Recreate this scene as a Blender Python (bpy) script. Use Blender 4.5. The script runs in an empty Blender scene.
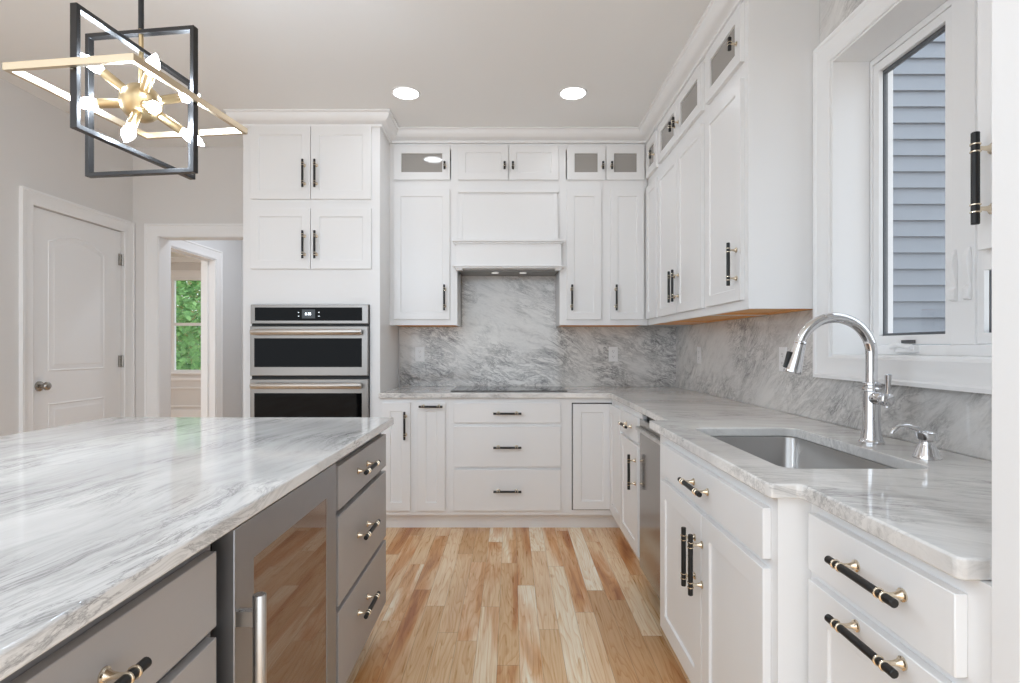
import bpy, bmesh, math, random
from mathutils import Vector, Matrix
R = math.radians
random.seed(7)
C = bpy.context.scene.collection
sc = bpy.context.scene

# ------------------------------------------------------------------ camera, world, light, exposure
EYE = 1.235
cam_d = bpy.data.cameras.new('camera'); cam = bpy.data.objects.new('camera', cam_d); C.objects.link(cam)
cam.location = (0, 0, EYE); cam.rotation_euler = (R(90), 0, 0)
cam_d.sensor_width = 36; cam_d.lens = 540 / 1024 * 36
cam_d.shift_x = 1 / 1024; cam_d.shift_y = 6 / 1024
cam_d.clip_start = 0.02; cam_d.clip_end = 200
sc.camera = cam
w = bpy.data.worlds.new('world'); sc.world = w; w.use_nodes = True
bg = w.node_tree.nodes['Background']; bg.inputs[0].default_value = (0.86, 0.945, 1.035, 1); bg.inputs[1].default_value = 1.7
sc.view_settings.view_transform = 'Standard'; sc.view_settings.look = 'None'
sc.view_settings.gamma = 1; sc.view_settings.use_curve_mapping = False
sc.view_settings.exposure = 0.38
sc.cycles.max_bounces = 10; sc.cycles.diffuse_bounces = 8; sc.cycles.glossy_bounces = 5
sc.cycles.transmission_bounces = 8; sc.cycles.sample_clamp_indirect = 4.0
sc.cycles.caustics_reflective = False; sc.cycles.caustics_refractive = False

# the photographer's soft daylight comes from the open living room behind (world); ceiling lamps are built below
CEIL = 2.81
DOWNLIGHT_W = 0.9
BULB_E = 115.0

# ------------------------------------------------------------------ helpers
def lin(c):
    c = c / 255
    return c / 12.92 if c <= 0.04045 else ((c + 0.055) / 1.055) ** 2.4
def rgb(r, g, b): return (lin(r), lin(g), lin(b), 1)

class N:
    """small node-tree helper"""
    def __init__(s, name):
        s.m = bpy.data.materials.new(name); s.m.use_nodes = True
        s.t = s.m.node_tree; s.b = s.t.nodes['Principled BSDF']
    def n(s, typ, **kw):
        nd = s.t.nodes.new('ShaderNode' + typ)
        for k, v in kw.items():
            if k.startswith('i_'):
                nd.inputs[k[2:].replace('_', ' ')].default_value = v
            else: setattr(nd, k, v)
        return nd
    def l(s, a, b): s.t.links.new(a, b)
    def math(s, op, a, b=None, c=None):
        nd = s.n('Math', operation=op)
        for i, v in enumerate((a, b, c)):
            if v is None: continue
            if isinstance(v, (int, float)): nd.inputs[i].default_value = v
            else: s.l(v, nd.inputs[i])
        return nd.outputs[0]
    def mix(s, f, a, b, bt='MIX'):
        nd = s.n('Mix', data_type='RGBA', blend_type=bt)
        for i, v in ((0, f), (6, a), (7, b)):
            if isinstance(v, (int, float, tuple)): nd.inputs[i].default_value = v
            else: s.l(v, nd.inputs[i])
        return nd.outputs[2]
    def ramp(s, f, stops):
        nd = s.n('ValToRGB'); cr = nd.color_ramp
        while len(cr.elements) < len(stops): cr.elements.new(0.5)
        for e, (p, c) in zip(cr.elements, stops):
            e.position = p; e.color = c if isinstance(c, tuple) else (c, c, c, 1)
        s.l(f, nd.inputs[0]); return nd.outputs[0]

def mat(name, col, rough=0.5, metal=0.0, **kw):
    q = N(name); b = q.b
    b.inputs['Base Color'].default_value = col; b.inputs['Roughness'].default_value = rough
    b.inputs['Metallic'].default_value = metal
    for k, v in kw.items(): b.inputs[k.replace('_', ' ')].default_value = v
    # faint procedural variation
    tc = q.n('TexCoord'); no = q.n('TexNoise', i_Scale=35.0, i_Detail=3.0); q.l(tc.outputs['Object'], no.inputs['Vector'])
    q.l(q.math('MULTIPLY_ADD', no.outputs[0], 0.06, rough - 0.03), b.inputs['Roughness'])
    return q.m

def brushed(name, col, rough, axis):
    q = N(name); b = q.b; b.inputs['Metallic'].default_value = 1
    tc = q.n('TexCoord'); mp = q.n('Mapping'); q.l(tc.outputs['Object'], mp.inputs[0])
    sc_ = [160, 160, 160]; sc_[axis] = 2
    mp.inputs['Scale'].default_value = sc_
    no = q.n('TexNoise', i_Scale=1.0, i_Detail=2.0); q.l(mp.outputs[0], no.inputs['Vector'])
    q.l(q.mix(no.outputs[0], tuple(c * 0.95 for c in col[:3]) + (1,), col), b.inputs['Base Color'])
    q.l(q.math('MULTIPLY_ADD', no.outputs[0], 0.06, rough - 0.03), b.inputs['Roughness'])
    return q.m

def marble(name, rot, stretch, contrast=1.0, dark=0.0, big_s=2.2, warp=0.34, mid_s=17.0, patch=2.6, fine=0.35):
    """white-grey marble: streaks run along the local x axis after rotation"""
    q = N(name); b = q.b
    tc = q.n('TexCoord'); m1 = q.n('Mapping'); q.l(tc.outputs['Object'], m1.inputs[0]); m1.inputs['Rotation'].default_value = rot
    # slow warp so the veins wander
    wn = q.n('TexNoise', i_Scale=1.6, i_Detail=3.0); q.l(m1.outputs[0], wn.inputs['Vector'])
    sub = q.n('VectorMath', operation='SUBTRACT'); q.l(wn.outputs[1], sub.inputs[0]); sub.inputs[1].default_value = (.5, .5, .5)
    mul = q.n('VectorMath', operation='SCALE'); q.l(sub.outputs[0], mul.inputs[0]); mul.inputs['Scale'].default_value = warp
    add = q.n('VectorMath', operation='ADD'); q.l(m1.outputs[0], add.inputs[0]); q.l(mul.outputs[0], add.inputs[1])
    m2 = q.n('Mapping'); q.l(add.outputs[0], m2.inputs[0]); m2.inputs['Scale'].default_value = (stretch, 1, 1)
    v = m2.outputs[0]
    big = q.n('TexNoise', i_Scale=big_s, i_Detail=3.0, i_Roughness=0.5); q.l(v, big.inputs['Vector'])
    mid = q.n('TexNoise', i_Scale=mid_s, i_Detail=9.0, i_Roughness=0.72, i_Distortion=0.3); q.l(v, mid.inputs['Vector'])
    vn = q.n('TexNoise', i_Scale=9.0, i_Detail=9.0, i_Roughness=0.72, i_Distortion=0.7); q.l(v, vn.inputs['Vector'])
    d = dark
    c0 = q.ramp(big.outputs[0], [(0.30, rgb(206 - d, 204 - d, 202 - d)), (0.50, rgb(226 - d*.5, 224 - d*.5, 221 - d*.5)), (0.70, rgb(238 - d*.3, 236 - d*.3, 232 - d*.3))])
    c1 = q.ramp(mid.outputs[0], [(0.30, 0.30), (0.40, 0.66), (0.48, 0.92), (0.60, 1.0)])
    k = q.math('ABSOLUTE', q.math('SUBTRACT', vn.outputs[0], 0.5))
    c2 = q.ramp(k, [(0.0, rgb(142, 141, 143)), (0.009, rgb(196, 195, 196)), (0.022, 1.0)])
    pt = q.n('TexNoise', i_Scale=patch, i_Detail=2.0, i_Roughness=0.5); q.l(add.outputs[0], pt.inputs['Vector'])
    gate = q.ramp(pt.outputs[0], [(0.40, 1.0), (0.56, 0.12)])
    fv = q.n('TexNoise', i_Scale=mid_s * 0.9, i_Detail=6.0, i_Roughness=0.7, i_Distortion=1.2); q.l(v, fv.inputs['Vector'])
    fk = q.ramp(q.math('ABSOLUTE', q.math('SUBTRACT', fv.outputs[0], 0.5)), [(0.0, rgb(132, 132, 134)), (0.03, rgb(205, 204, 204)), (0.07, 1.0)])
    out = q.mix(q.math('MULTIPLY_ADD', gate, 0.45 * contrast, 0.45 * contrast), c0, c1, 'MULTIPLY')
    out = q.mix(q.math('MULTIPLY', gate, 0.85 * contrast), out, c2, 'MULTIPLY')
    out = q.mix(q.math('MULTIPLY', gate, 0.75 * fine), out, fk, 'MULTIPLY')
    q.l(out, b.inputs['Base Color'])
    b.inputs['Roughness'].default_value = 0.07
    b.inputs['IOR'].default_value = 1.5
    return q.m

def hickory():
    q = N('hickory_planks'); b = q.b
    tc = q.n('TexCoord'); sp = q.n('SeparateXYZ'); q.l(tc.outputs['Object'], sp.inputs[0])
    X, Y = sp.outputs[0], sp.outputs[1]
    u = q.math('DIVIDE', q.math('ADD', X, 20.03), 0.088)
    row = q.math('FLOOR', u); fu = q.math('FRACT', u)
    wr = q.n('TexWhiteNoise', noise_dimensions='1D'); q.l(row, wr.inputs['W'])
    wr2 = q.n('TexWhiteNoise', noise_dimensions='1D'); q.l(q.math('ADD', row, 71.3), wr2.inputs['W'])
    ln = q.math('MULTIPLY_ADD', wr2.outputs[0], 0.55, 0.62)
    vv = q.math('ADD', q.math('DIVIDE', q.math('ADD', Y, 20), ln), q.math('MULTIPLY', wr.outputs[0], 9.0))
    col = q.math('FLOOR', vv); fv = q.math('FRACT', vv)
    cb = q.n('CombineXYZ'); q.l(row, cb.inputs[0]); q.l(col, cb.inputs[1])
    wn = q.n('TexWhiteNoise', noise_dimensions='2D'); q.l(cb.outputs[0], wn.inputs['Vector'])
    r1 = wn.outputs[0]
    base = q.ramp(r1, [(0.0, rgb(208, 166, 122)), (0.16, rgb(224, 188, 144)), (0.34, rgb(233, 203, 164)), (0.52, rgb(240, 213, 178)),
                       (0.68, rgb(246, 223, 192)), (0.80, rgb(252, 238, 213)), (1.0, rgb(255, 246, 228))])
    # grain
    gx = q.math('MULTIPLY', X, 11.0); gy = q.math('MULTIPLY', Y, 1.1)
    gv = q.n('CombineXYZ'); q.l(gx, gv.inputs[0]); q.l(gy, gv.inputs[1]); q.l(q.math('MULTIPLY', r1, 60.0), gv.inputs[2])
    gn = q.n('TexNoise', i_Scale=1.0, i_Detail=2.0, i_Roughness=0.5, i_Distortion=0.35); q.l(gv.outputs[0], gn.inputs['Vector'])
    ring = q.math('FRACT', q.math('MULTIPLY', gn.outputs[0], 14.0))
    rc = q.ramp(ring, [(0.0, rgb(238, 220, 198)), (0.10, rgb(247, 238, 226)), (0.45, 1.0), (0.9, 1.0), (1.0, rgb(238, 220, 198))])
    fv2 = q.n('CombineXYZ'); q.l(q.math('MULTIPLY', X, 130.0), fv2.inputs[0]); q.l(q.math('MULTIPLY', Y, 5.0), fv2.inputs[1]); q.l(q.math('MULTIPLY', r1, 31.0), fv2.inputs[2])
    fn = q.n('TexNoise', i_Scale=1.0, i_Detail=3.0); q.l(fv2.outputs[0], fn.inputs['Vector'])
    fc = q.ramp(fn.outputs[0], [(0.3, rgb(242, 230, 214)), (0.6, 1.0)])
    # heartwood streaks, stronger on some boards
    hv = q.n('CombineXYZ'); q.l(q.math('MULTIPLY', X, 7.0), hv.inputs[0]); q.l(q.math('MULTIPLY', Y, 0.9), hv.inputs[1]); q.l(q.math('MULTIPLY', r1, 17.0), hv.inputs[2])
    hn = q.n('TexNoise', i_Scale=1.3, i_Detail=4.0, i_Distortion=0.6); q.l(hv.outputs[0], hn.inputs['Vector'])
    hc = q.ramp(hn.outputs[0], [(0.42, 1.0), (0.56, rgb(230, 194, 158)), (0.70, rgb(186, 134, 94))])
    hs = q.ramp(wn.outputs[1], [(0.36, 1.0), (0.50, 0.06)])
    # knots
    kv = q.n('Mapping'); q.l(tc.outputs['Object'], kv.inputs[0]); kv.inputs['Scale'].default_value = (3.4, 2.0, 1)
    vo = q.n('TexVoronoi', i_Scale=1.0); q.l(kv.outputs[0], vo.inputs['Vector'])
    kc = q.ramp(vo.outputs['Distance'], [(0.0, rgb(60, 36, 26)), (0.014, rgb(110, 74, 52)), (0.030, rgb(226, 204, 180)), (0.07, 1.0)])
    out = q.mix(1.0, base, rc, 'MULTIPLY'); out = q.mix(1.0, out, fc, 'MULTIPLY'); out = q.mix(hs, out, hc, 'MULTIPLY')
    out = q.mix(0.85, out, kc, 'MULTIPLY')
    # seams
    su = q.math('MINIMUM', fu, q.math('SUBTRACT', 1.0, fu)); sv = q.math('MULTIPLY', q.math('MINIMUM', fv, q.math('SUBTRACT', 1.0, fv)), 8.0)
    seam = q.ramp(q.math('MINIMUM', su, sv), [(0.0, rgb(120, 84, 56)), (0.016, 1.0)])
    out = q.mix(0.6, out, seam, 'MULTIPLY')
    q.l(out, b.inputs['Base Color'])
    q.l(q.math('MULTIPLY_ADD', fn.outputs[0], 0.10, 0.24), b.inputs['Roughness'])
    return q.m

def emis(name, col, e):
    q = N(name); q.b.inputs['Base Color'].default_value = (0.9, 0.9, 0.9, 1)
    q.b.inputs['Emission Color'].default_value = col; q.b.inputs['Emission Strength'].default_value = e
    return q.m

def glassmat(name, tint=(1, 1, 1, 1), refl=0.08):
    q = N(name); t = q.t
    t.nodes.remove(q.b)
    o = [n for n in t.nodes if n.type == 'OUTPUT_MATERIAL'][0]
    tr = q.n('BsdfTransparent'); tr.inputs[0].default_value = tint
    gl = q.n('BsdfGlossy'); gl.inputs['Roughness'].default_value = 0.0
    fr = q.n('Fresnel', i_IOR=1.5); mx = q.n('MixShader')
    ge = q.n('NewGeometry'); q.l(q.math('MULTIPLY', q.math('ADD', fr.outputs[0], refl), q.math('SUBTRACT', 1.0, ge.outputs['Backfacing'])), mx.inputs[0]); q.l(tr.outputs[0], mx.inputs[1]); q.l(gl.outputs[0], mx.inputs[2]); q.l(mx.outputs[0], o.inputs[0])
    return q.m

WHITE = mat('white_cabinet_paint', rgb(233, 233, 233), 0.34)
TRIM = mat('white_trim_paint', rgb(239, 239, 239), 0.38)
WALL = mat('warm_grey_wall_paint', rgb(222, 220, 218), 0.75)
HALLW = mat('cool_grey_wall_paint', rgb(214, 214, 214), 0.75)
CEILM = mat('ceiling_paint', rgb(238, 238, 237), 0.85)
ISLE = mat('grey_island_paint', rgb(160, 155, 152), 0.36)
ISLEB = mat('grey_island_gap_shade', rgb(120, 117, 116), 0.45)  # island grey darkened: shade between the drawers put into the colour
STEEL = brushed('brushed_steel', rgb(152, 148, 144), 0.34, 0)
STEELH = mat('steel_handle', rgb(214, 210, 206), 0.36, 1.0)
STEELY = mat('satin_steel', rgb(170, 170, 172), 0.46, 1.0)
STEELV = brushed('brushed_steel_handle', rgb(205, 202, 198), 0.28, 2)
STEELD = brushed('satin_dishwasher_steel', rgb(160, 155, 150), 0.16, 2)
SINKM = brushed('sink_steel', rgb(176, 174, 172), 0.30, 1)
CHROME = mat('chrome', rgb(226, 226, 228), 0.05, 1.0)
BLACKG = mat('black_oven_glass', rgb(8, 8, 9), 0.04, IOR=1.2)
COOKG = mat('cooktop_glass', rgb(14, 14, 15), 0.03)
DARKM = mat('dark_gap', rgb(22, 22, 23), 0.5)
LINER = mat('grey_hood_liner', rgb(128, 124, 120), 0.35, 0.9)
BLACK = mat('matte_black_metal', rgb(16, 15, 15), 0.45)
NICKEL = mat('polished_champagne_nickel', rgb(226, 212, 190), 0.14, 1.0)
BRASS = mat('satin_brass', rgb(196, 172, 132), 0.34, 1.0)
BRASSF = mat('satin_gold_bar', rgb(214, 196, 168), 0.30, 1.0)
BLKMETAL = mat('dark_bronze_frame', rgb(60, 58, 57), 0.34, 0.85)
VINYL = mat('white_vinyl_window', rgb(236, 236, 236), 0.3)
GASKET_SHADE = mat('shaded_window_gasket', rgb(96, 99, 103), 0.5)  # gasket grey also carries the shade of the deep sash edges
PLY = mat('raw_plywood', rgb(236, 182, 122), 0.55)
SIDING = mat('blue_grey_siding', rgb(132, 138, 146), 0.7)
NICKELB = mat('satin_nickel', rgb(170, 165, 158), 0.25, 1.0)
GLASS = glassmat('clear_glass')
def cab_glass():
    q = N('cabinet_glass_grey_reflection'); b = q.b  # grey reflection of the room put into the pane colour
    b.inputs['Base Color'].default_value = rgb(172, 168, 163); b.inputs['Roughness'].default_value = 0.04; b.inputs['Alpha'].default_value = 0.8
    return q.m
CABGLASS = cab_glass()
COOLG = None
MISLE = marble('island_marble', (0, 0, R(-83)), 0.10, 0.66, 10, 3.4, .20, 24.0)
MCOUNT = marble('counter_marble', (0, 0, R(18)), 0.12, 0.72, 3, 3.0, .25, 22.0)
MSPLB = marble('backsplash_marble', (0, R(-22), 0), 0.30, 0.95, 2, 1.7, .24, 20.0, 2.3, .85)
MSPLR = marble('side_backsplash_marble', (R(38), 0, R(90)), 0.30, 0.75, 4, 1.8, .26, 20.0, 2.3, .55)
FLOORM = hickory()
OUTLETM = mat('white_plastic', rgb(238, 238, 238), 0.3)
SLOT = mat('outlet_slots', rgb(90, 90, 92), 0.5)
CLOCK = emis('clock_digits', (0.8, 0.9, 1, 1), 1.2)
CLOCKBG = mat('clock_screen', rgb(48, 52, 56), 0.15)
LED = emis('downlight_lens', (.96, 0.98, 1.0, 1), 6.0)
BULB = emis('bulb_glass', (0.80, 0.95, 1.12, 1), BULB_E)
def cooler_glass():
    q = N('tinted_cooler_glass'); b = q.b
    b.inputs['Base Color'].default_value = rgb(136, 112, 94); b.inputs['Roughness'].default_value = 0.02; b.inputs['Metallic'].default_value = 0.6
    return q.m
COOLG = cooler_glass()

class MB:
    """collects shapes (world coordinates) and links them as ONE mesh object"""
    def __init__(s): s.bm = bmesh.new(); s.mi = 0
    def _f(s, vs):
        try: f = s.bm.faces.new(vs); f.material_index = s.mi; return f
        except ValueError: return None
    def m(s, i): s.mi = i; return s
    def box(s, x0, x1, y0, y1, z0, z1):
        if x0 > x1: x0, x1 = x1, x0
        if y0 > y1: y0, y1 = y1, y0
        if z0 > z1: z0, z1 = z1, z0
        v = [s.bm.verts.new(p) for p in ((x0, y0, z0), (x1, y0, z0), (x1, y1, z0), (x0, y1, z0), (x0, y0, z1), (x1, y0, z1), (x1, y1, z1), (x0, y1, z1))]
        for q in ((0, 3, 2, 1), (4, 5, 6, 7), (0, 1, 5, 4), (1, 2, 6, 5), (2, 3, 7, 6), (3, 0, 4, 7)): s._f([v[i] for i in q])
        return s
    def loft(s, rings, cap=True, closed=False):
        rv = [[s.bm.verts.new(p) for p in r] for r in rings]
        n = len(rv[0])
        pairs = list(zip(rv[:-1], rv[1:])) + ([(rv[-1], rv[0])] if closed else [])
        for a, b in pairs:
            for i in range(n): s._f([a[i], a[(i + 1) % n], b[(i + 1) % n], b[i]])
        if cap and not closed: s._f(rv[0][::-1]); s._f(rv[-1])
        return s
    def prism(s, pts, z0, z1):
        return s.loft([[(x, y, z0) for x, y in pts], [(x, y, z1) for x, y in pts]])
    def tube(s, path, r, seg=12, closed=False, cap=True):
        path = [Vector(p) for p in path]; n = len(path)
        rr = r if isinstance(r, (list, tuple)) else [r] * n
        ref = None; rings = []
        for i, p in enumerate(path):
            if closed: t = (path[(i + 1) % n] - path[i - 1]).normalized()
            else: t = (path[min(i + 1, n - 1)] - path[max(i - 1, 0)]).normalized()
            if ref is None:
                ref = Vector((0, 0, 1)) if abs(t.z) < 0.9 else Vector((1, 0, 0))
            u = ref - t * ref.dot(t); u.normalize(); ref = u; v = t.cross(u)
            rings.append([p + (u * math.cos(a) + v * math.sin(a)) * rr[i] for a in [2 * math.pi * k / seg for k in range(seg)]])
        return s.loft(rings, cap, closed)
    def lathe(s, o, axis, prof, seg=24):
        """prof: (distance along axis, radius)"""
        o = Vector(o); a = Vector(axis).normalized()
        u = Vector((0, 0, 1)) if abs(a.z) < 0.9 else Vector((1, 0, 0))
        u = (u - a * u.dot(a)).normalized(); v = a.cross(u)
        rings = [[o + a * d + (u * math.cos(t) + v * math.sin(t)) * max(r, 1e-5) for t in [2 * math.pi * k / seg for k in range(seg)]] for d, r in prof]
        return s.loft(rings)
    def panel(s, f, u0, u1, v0, v1, t, rail=0.055, stile=None, rec=0.007, slope=0.0025, hole=False, w0=0.0):
        """door slab with a recessed (or open) field. f(u, v, w) -> point, w = outward"""
        st = rail if stile is None else stile
        def rect(a, b, c, d, w): return [s.bm.verts.new(f(*p)) for p in ((a, c, w), (b, c, w), (b, d, w), (a, d, w))]
        fo = rect(u0, u1, v0, v1, w0 + t); bo = rect(u0, u1, v0, v1, w0)
        fi = rect(u0 + st, u1 - st, v0 + rail, v1 - rail, w0 + t)
        def strip(a, b):
            for i in range(4): s._f([a[i], a[(i + 1) % 4], b[(i + 1) % 4], b[i]])
        strip(bo, fo); strip(fo, fi)
        if hole:
            bi = rect(u0 + st, u1 - st, v0 + rail, v1 - rail, w0); strip(fi, bi); strip(bi, bo)
        else:
            ii = rect(u0 + st + slope, u1 - st - slope, v0 + rail + slope, v1 - rail - slope, w0 + t - rec)
            strip(fi, ii); s._f(ii); s._f(bo[::-1])
        return s
    def build(s, name, mats, parent=None, bevel=0.0, smooth=None, seg=2):
        bm = s.bm
        bmesh.ops.recalc_face_normals(bm, faces=bm.faces[:])
        if parent is not None:
            off = parent.matrix_world.inverted() if False else Matrix.Translation(-Vector(world_loc(parent)))
            bmesh.ops.transform(bm, matrix=off, verts=bm.verts[:])
        me = bpy.data.meshes.new(name); bm.to_mesh(me); bm.free()
        o = bpy.data.objects.new(name, me); C.objects.link(o)
        for m_ in (mats if isinstance(mats, (list, tuple)) else [mats]): me.materials.append(m_)
        if parent is not None: o.parent = parent
        if bevel:
            b = o.modifiers.new('bevel', 'BEVEL'); b.width = bevel; b.segments = seg; b.limit_method = 'ANGLE'; b.angle_limit = R(40); b.harden_normals = False
        if smooth or bevel:
            try: me.shade_smooth()
            except Exception: pass
            me.set_sharp_from_angle(angle=R(smooth if smooth else 35))
        return o

def world_loc(o):
    v = Vector((0, 0, 0))
    while o is not None: v += o.location; o = o.parent
    return v
def tag(o, label, cat, group=None, kind=None):
    o['label'] = label; o['category'] = cat
    if group: o['group'] = group
    if kind: o['kind'] = kind
    return o
def thing(name, label, cat, loc, group=None):
    o = bpy.data.objects.new(name, None); C.objects.link(o); o.location = loc; o.empty_display_size = 0.05
    return tag(o, label, cat, group)
def struct(o): o['kind'] = 'structure'; return o
def sgroup(name, loc):
    o = bpy.data.objects.new(name, None); C.objects.link(o); o.location = loc; o['kind'] = 'structure'; return o

# face frames of reference: f(u, v, w)
def back(y):  return lambda u, v, w: (u, y - w, v)        # faces the camera
def right(x): return lambda u, v, w: (x - w, u, v)        # right-hand run, faces left
def isle(x):  return lambda u, v, w: (x + w, u, v)        # island side, faces right

def handle(parent, f, u, v, vertical=True, L=0.186, name='handle', k=1.0):
    """black bar pull with double rings and flared posts; (u,v) is its centre"""
    m = MB(); so = 0.036; r = 0.0076 * k; sp = 0.064 * L / 0.195
    def P(t, w): return f(u, v + t, w) if vertical else f(u + t, v, w)
    m.m(0).tube([P(-L / 2, so), P(-L / 2 + 0.0012, so), P(L / 2 - 0.0012, so), P(L / 2, so)], [r * 0.85, r, r, r * 0.85], 14)
    for sgn in (-1, 1):
        for d in (-0.0075, 0.0075):
            c = sgn * sp + d
            m.m(1).tube([P(c - 0.0021, so), P(c - 0.0012, so), P(c + 0.0012, so), P(c + 0.0021, so)], [r * 1.02, r * 1.28, r * 1.28, r * 1.02], 14)
        o = Vector(P(sgn * sp, 0)); ax = Vector(P(sgn * sp, 1)) - o
        m.m(1).lathe(o, ax, [(0.0, 0.0115), (0.0025, 0.0115), (0.004, 0.0085), (0.012, 0.0052), (0.020, 0.0042), (0.030, 0.0045)], 16)
    return m.build(name, [BLACK, NICKEL], parent, smooth=40)
def pull(parent, f, u, v):
    """short T-shaped pull on the little glass doors"""
    m = MB(); so = 0.03; r = 0.0078; L = 0.056
    m.m(0).tube([f(u, v - L / 2, so), f(u, v - L / 2 + .001, so), f(u, v + L / 2 - .001, so), f(u, v + L / 2, so)], [r * .85, r, r, r * .85], 14)
    for d in (-0.006, 0.006):
        m.m(1).tube([f(u, v + d - .002, so), f(u, v + d - .001, so), f(u, v + d + .001, so), f(u, v + d + .002, so)], [r, r * 1.28, r * 1.28, r], 14)
    o = Vector(f(u, v, 0)); ax = Vector(f(u, v, 1)) - o
    m.m(1).lathe(o, ax, [(0, .010), (.0025, .010), (.004, .0075), (.012, .005), (.024, .0042)], 16)
    return m.build('pull', [BLACK, NICKEL], parent, smooth=40)
def door(parent, f, u0, u1, v0, v1, h=None, rail=0.056, material=None, rec=0.008, stile=None):
    d = MB().panel(f, u0, u1, v0, v1, 0.020, rail, stile, rec).build('door', material or WHITE, parent, bevel=0.0016)
    if h: handle(d, lambda a, b, c: f(a, b, c + 0.02), h[0], h[1], h[2], *h[3:])
    return d
def drawer(parent, f, u0, u1, v0, v1, h=None, material=None, shaker=False):
    m = MB()
    if shaker: m.panel(f, u0, u1, v0, v1, 0.020, 0.072)
    else:
        a, b = f(u0, v0, 0), f(u1, v1, 0.020); m.box(a[0], b[0], a[1], b[1], a[2], b[2])
    d = m.build('drawer', material or WHITE, parent, bevel=0.0018)
    if h: handle(d, lambda a, b, c: f(a, b, c + 0.02), h[0], h[1], h[2])
    return d
def glass_door(parent, f, u0, u1, v0, v1, rail, stile, p=None):
    d = MB().panel(f, u0, u1, v0, v1, 0.020, rail, stile, hole=True).build('door', WHITE, parent, bevel=0.0016)
    g = MB(); a, b = f(u0 + stile - .006, v0 + rail - .006, 0.006), f(u1 - stile + .006, v1 - rail + .006, 0.010)
    g.box(a[0], b[0], a[1], b[1], a[2], b[2]).build('glass_pane', CABGLASS, d)
    if p: pull(d, lambda a, b, c: f(a, b, c + 0.02), p[0], p[1])
    return d
def fbox(m, f, u0, u1, v0, v1, w0, w1):
    a, b = f(u0, v0, w0), f(u1, v1, w1); m.box(a[0], b[0], a[1], b[1], a[2], b[2]); return m
def shell(parent, f, u0, u1, v0, v1, dep, t=0.018, fr=0.03, mid=None, name='body', material=None):
    """hollow carcass with a face frame, open at the front"""
    m = MB()
    fbox(m, f, u0, u0 + t, v0, v1, -dep, 0); fbox(m, f, u1 - t, u1, v0, v1, -dep, 0)
    fbox(m, f, u0 + t, u1 - t, v0, v0 + t, -dep, 0); fbox(m, f, u0 + t, u1 - t, v1 - t, v1, -dep, 0)
    fbox(m, f, u0 + t, u1 - t, v0 + t, v1 - t, -dep, -dep + 0.008)
    for a, b in ((u0 + t, u0 + fr), (u1 - fr, u1 - t)) + (((mid - .012, mid + .012),) if mid else ()):
        fbox(m, f, a, b, v0 + (fr if a > u0 + .1 and b < u1 - .1 else t), v1 - (fr if a > u0 + .1 and b < u1 - .1 else t), -0.018, 0)
    fbox(m, f, u0 + fr, u1 - fr, v0 + t, v0 + fr, -0.018, 0); fbox(m, f, u0 + fr, u1 - fr, v1 - fr, v1 - t, -0.018, 0)
    return m.build(name, material or WHITE, parent)

# ------------------------------------------------------------------ room shell
WB = 4.25      # face of the kitchen back wall
WR = 1.312     # face of the right wall
WL = -2.978    # face of the left wall
YR = 0.3       # how far the open room runs behind the camera
struct(MB().box(-7.5, 1.502, -.25, 9.7, -0.1, 0).box(-7.5, 6.0, -7.0, -.25, -0.1, 0).build('floor', FLOORM))
struct(MB().box(-6.6, 1.6, YR, 9.7, CEIL, CEIL + 0.1).build('ceiling', CEILM))
# right wall with the window hole
HY0, HY1, HZ0, HZ1 = 1.257, 2.171, 1.200, 2.387
m = MB().box(WR, WR + .19, -.25, HY0, 0, CEIL).box(WR, WR + .19, HY1, WB + .12, 0, CEIL)
m.box(WR, WR + .19, HY0, HY1, 0, HZ0).box(WR, WR + .19, HY0, HY1, HZ1, CEIL)
struct(m.build('wall_right', WALL))
# left wall: door hole in the kitchen, doorway hole in the hall
DY0, DY1, DZ = 3.357, 4.153, 2.124
HL = -2.93
m = MB().box(WL - .12, WL, 1.0, DY0, 0, CEIL).box(WL - .12, WL, DY1, WB, 0, CEIL).box(WL - .12, WL, DY0, DY1, DZ, CEIL)
m.box(WL - .12, WL - .08, DY0, DY1, 0, DZ)
struct(m.build('wall_left', WALL))
# back wall with the wide cased opening to the hall
OX0, OX1, OZ = -2.774, -1.90, 2.108
m = MB().box(WL - .12, OX0, WB, WB + .12, 0, CEIL).box(OX1, WR + .19, WB, WB + .12, 0, CEIL).box(OX0, OX1, WB, WB + .12, OZ, CEIL)
struct(m.build('wall_back', WALL))
# hall beyond
PY0, PY1, PZ = 4.635, 5.354, 2.108
m = MB().box(HL - .135, HL, WB + .12, PY0, 0, CEIL).box(HL - .135, HL, PY1, 9.5, 0, CEIL).box(HL - .135, HL, PY0, PY1, PZ, CEIL)
struct(m.build('wall_hall', HALLW))
struct(MB().box(HL, -1.2, 5.86, 5.98, 0, CEIL).build('wall_hall_end', HALLW))
struct(MB().box(-1.32, -1.2, WB + .12, 5.86, 0, CEIL).build('wall_hall_side', HALLW))
# room beyond the hall, with its window
VX0, VX1, VZ0, VZ1 = -6.04, -5.0, 0.80, 2.47
m = MB().box(-6.6, VX0, 9.5, 9.62, 0, CEIL).box(VX1, HL, 9.5, 9.62, 0, CEIL).box(VX0, VX1, 9.5, 9.62, 0, VZ0).box(VX0, VX1, 9.5, 9.62, VZ1, CEIL)
struct(m.build('wall_far', WALL))
struct(MB().box(-6.6, -6.48, WB + .12, 9.5, 0, CEIL).build('wall_far_left', WALL))

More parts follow.
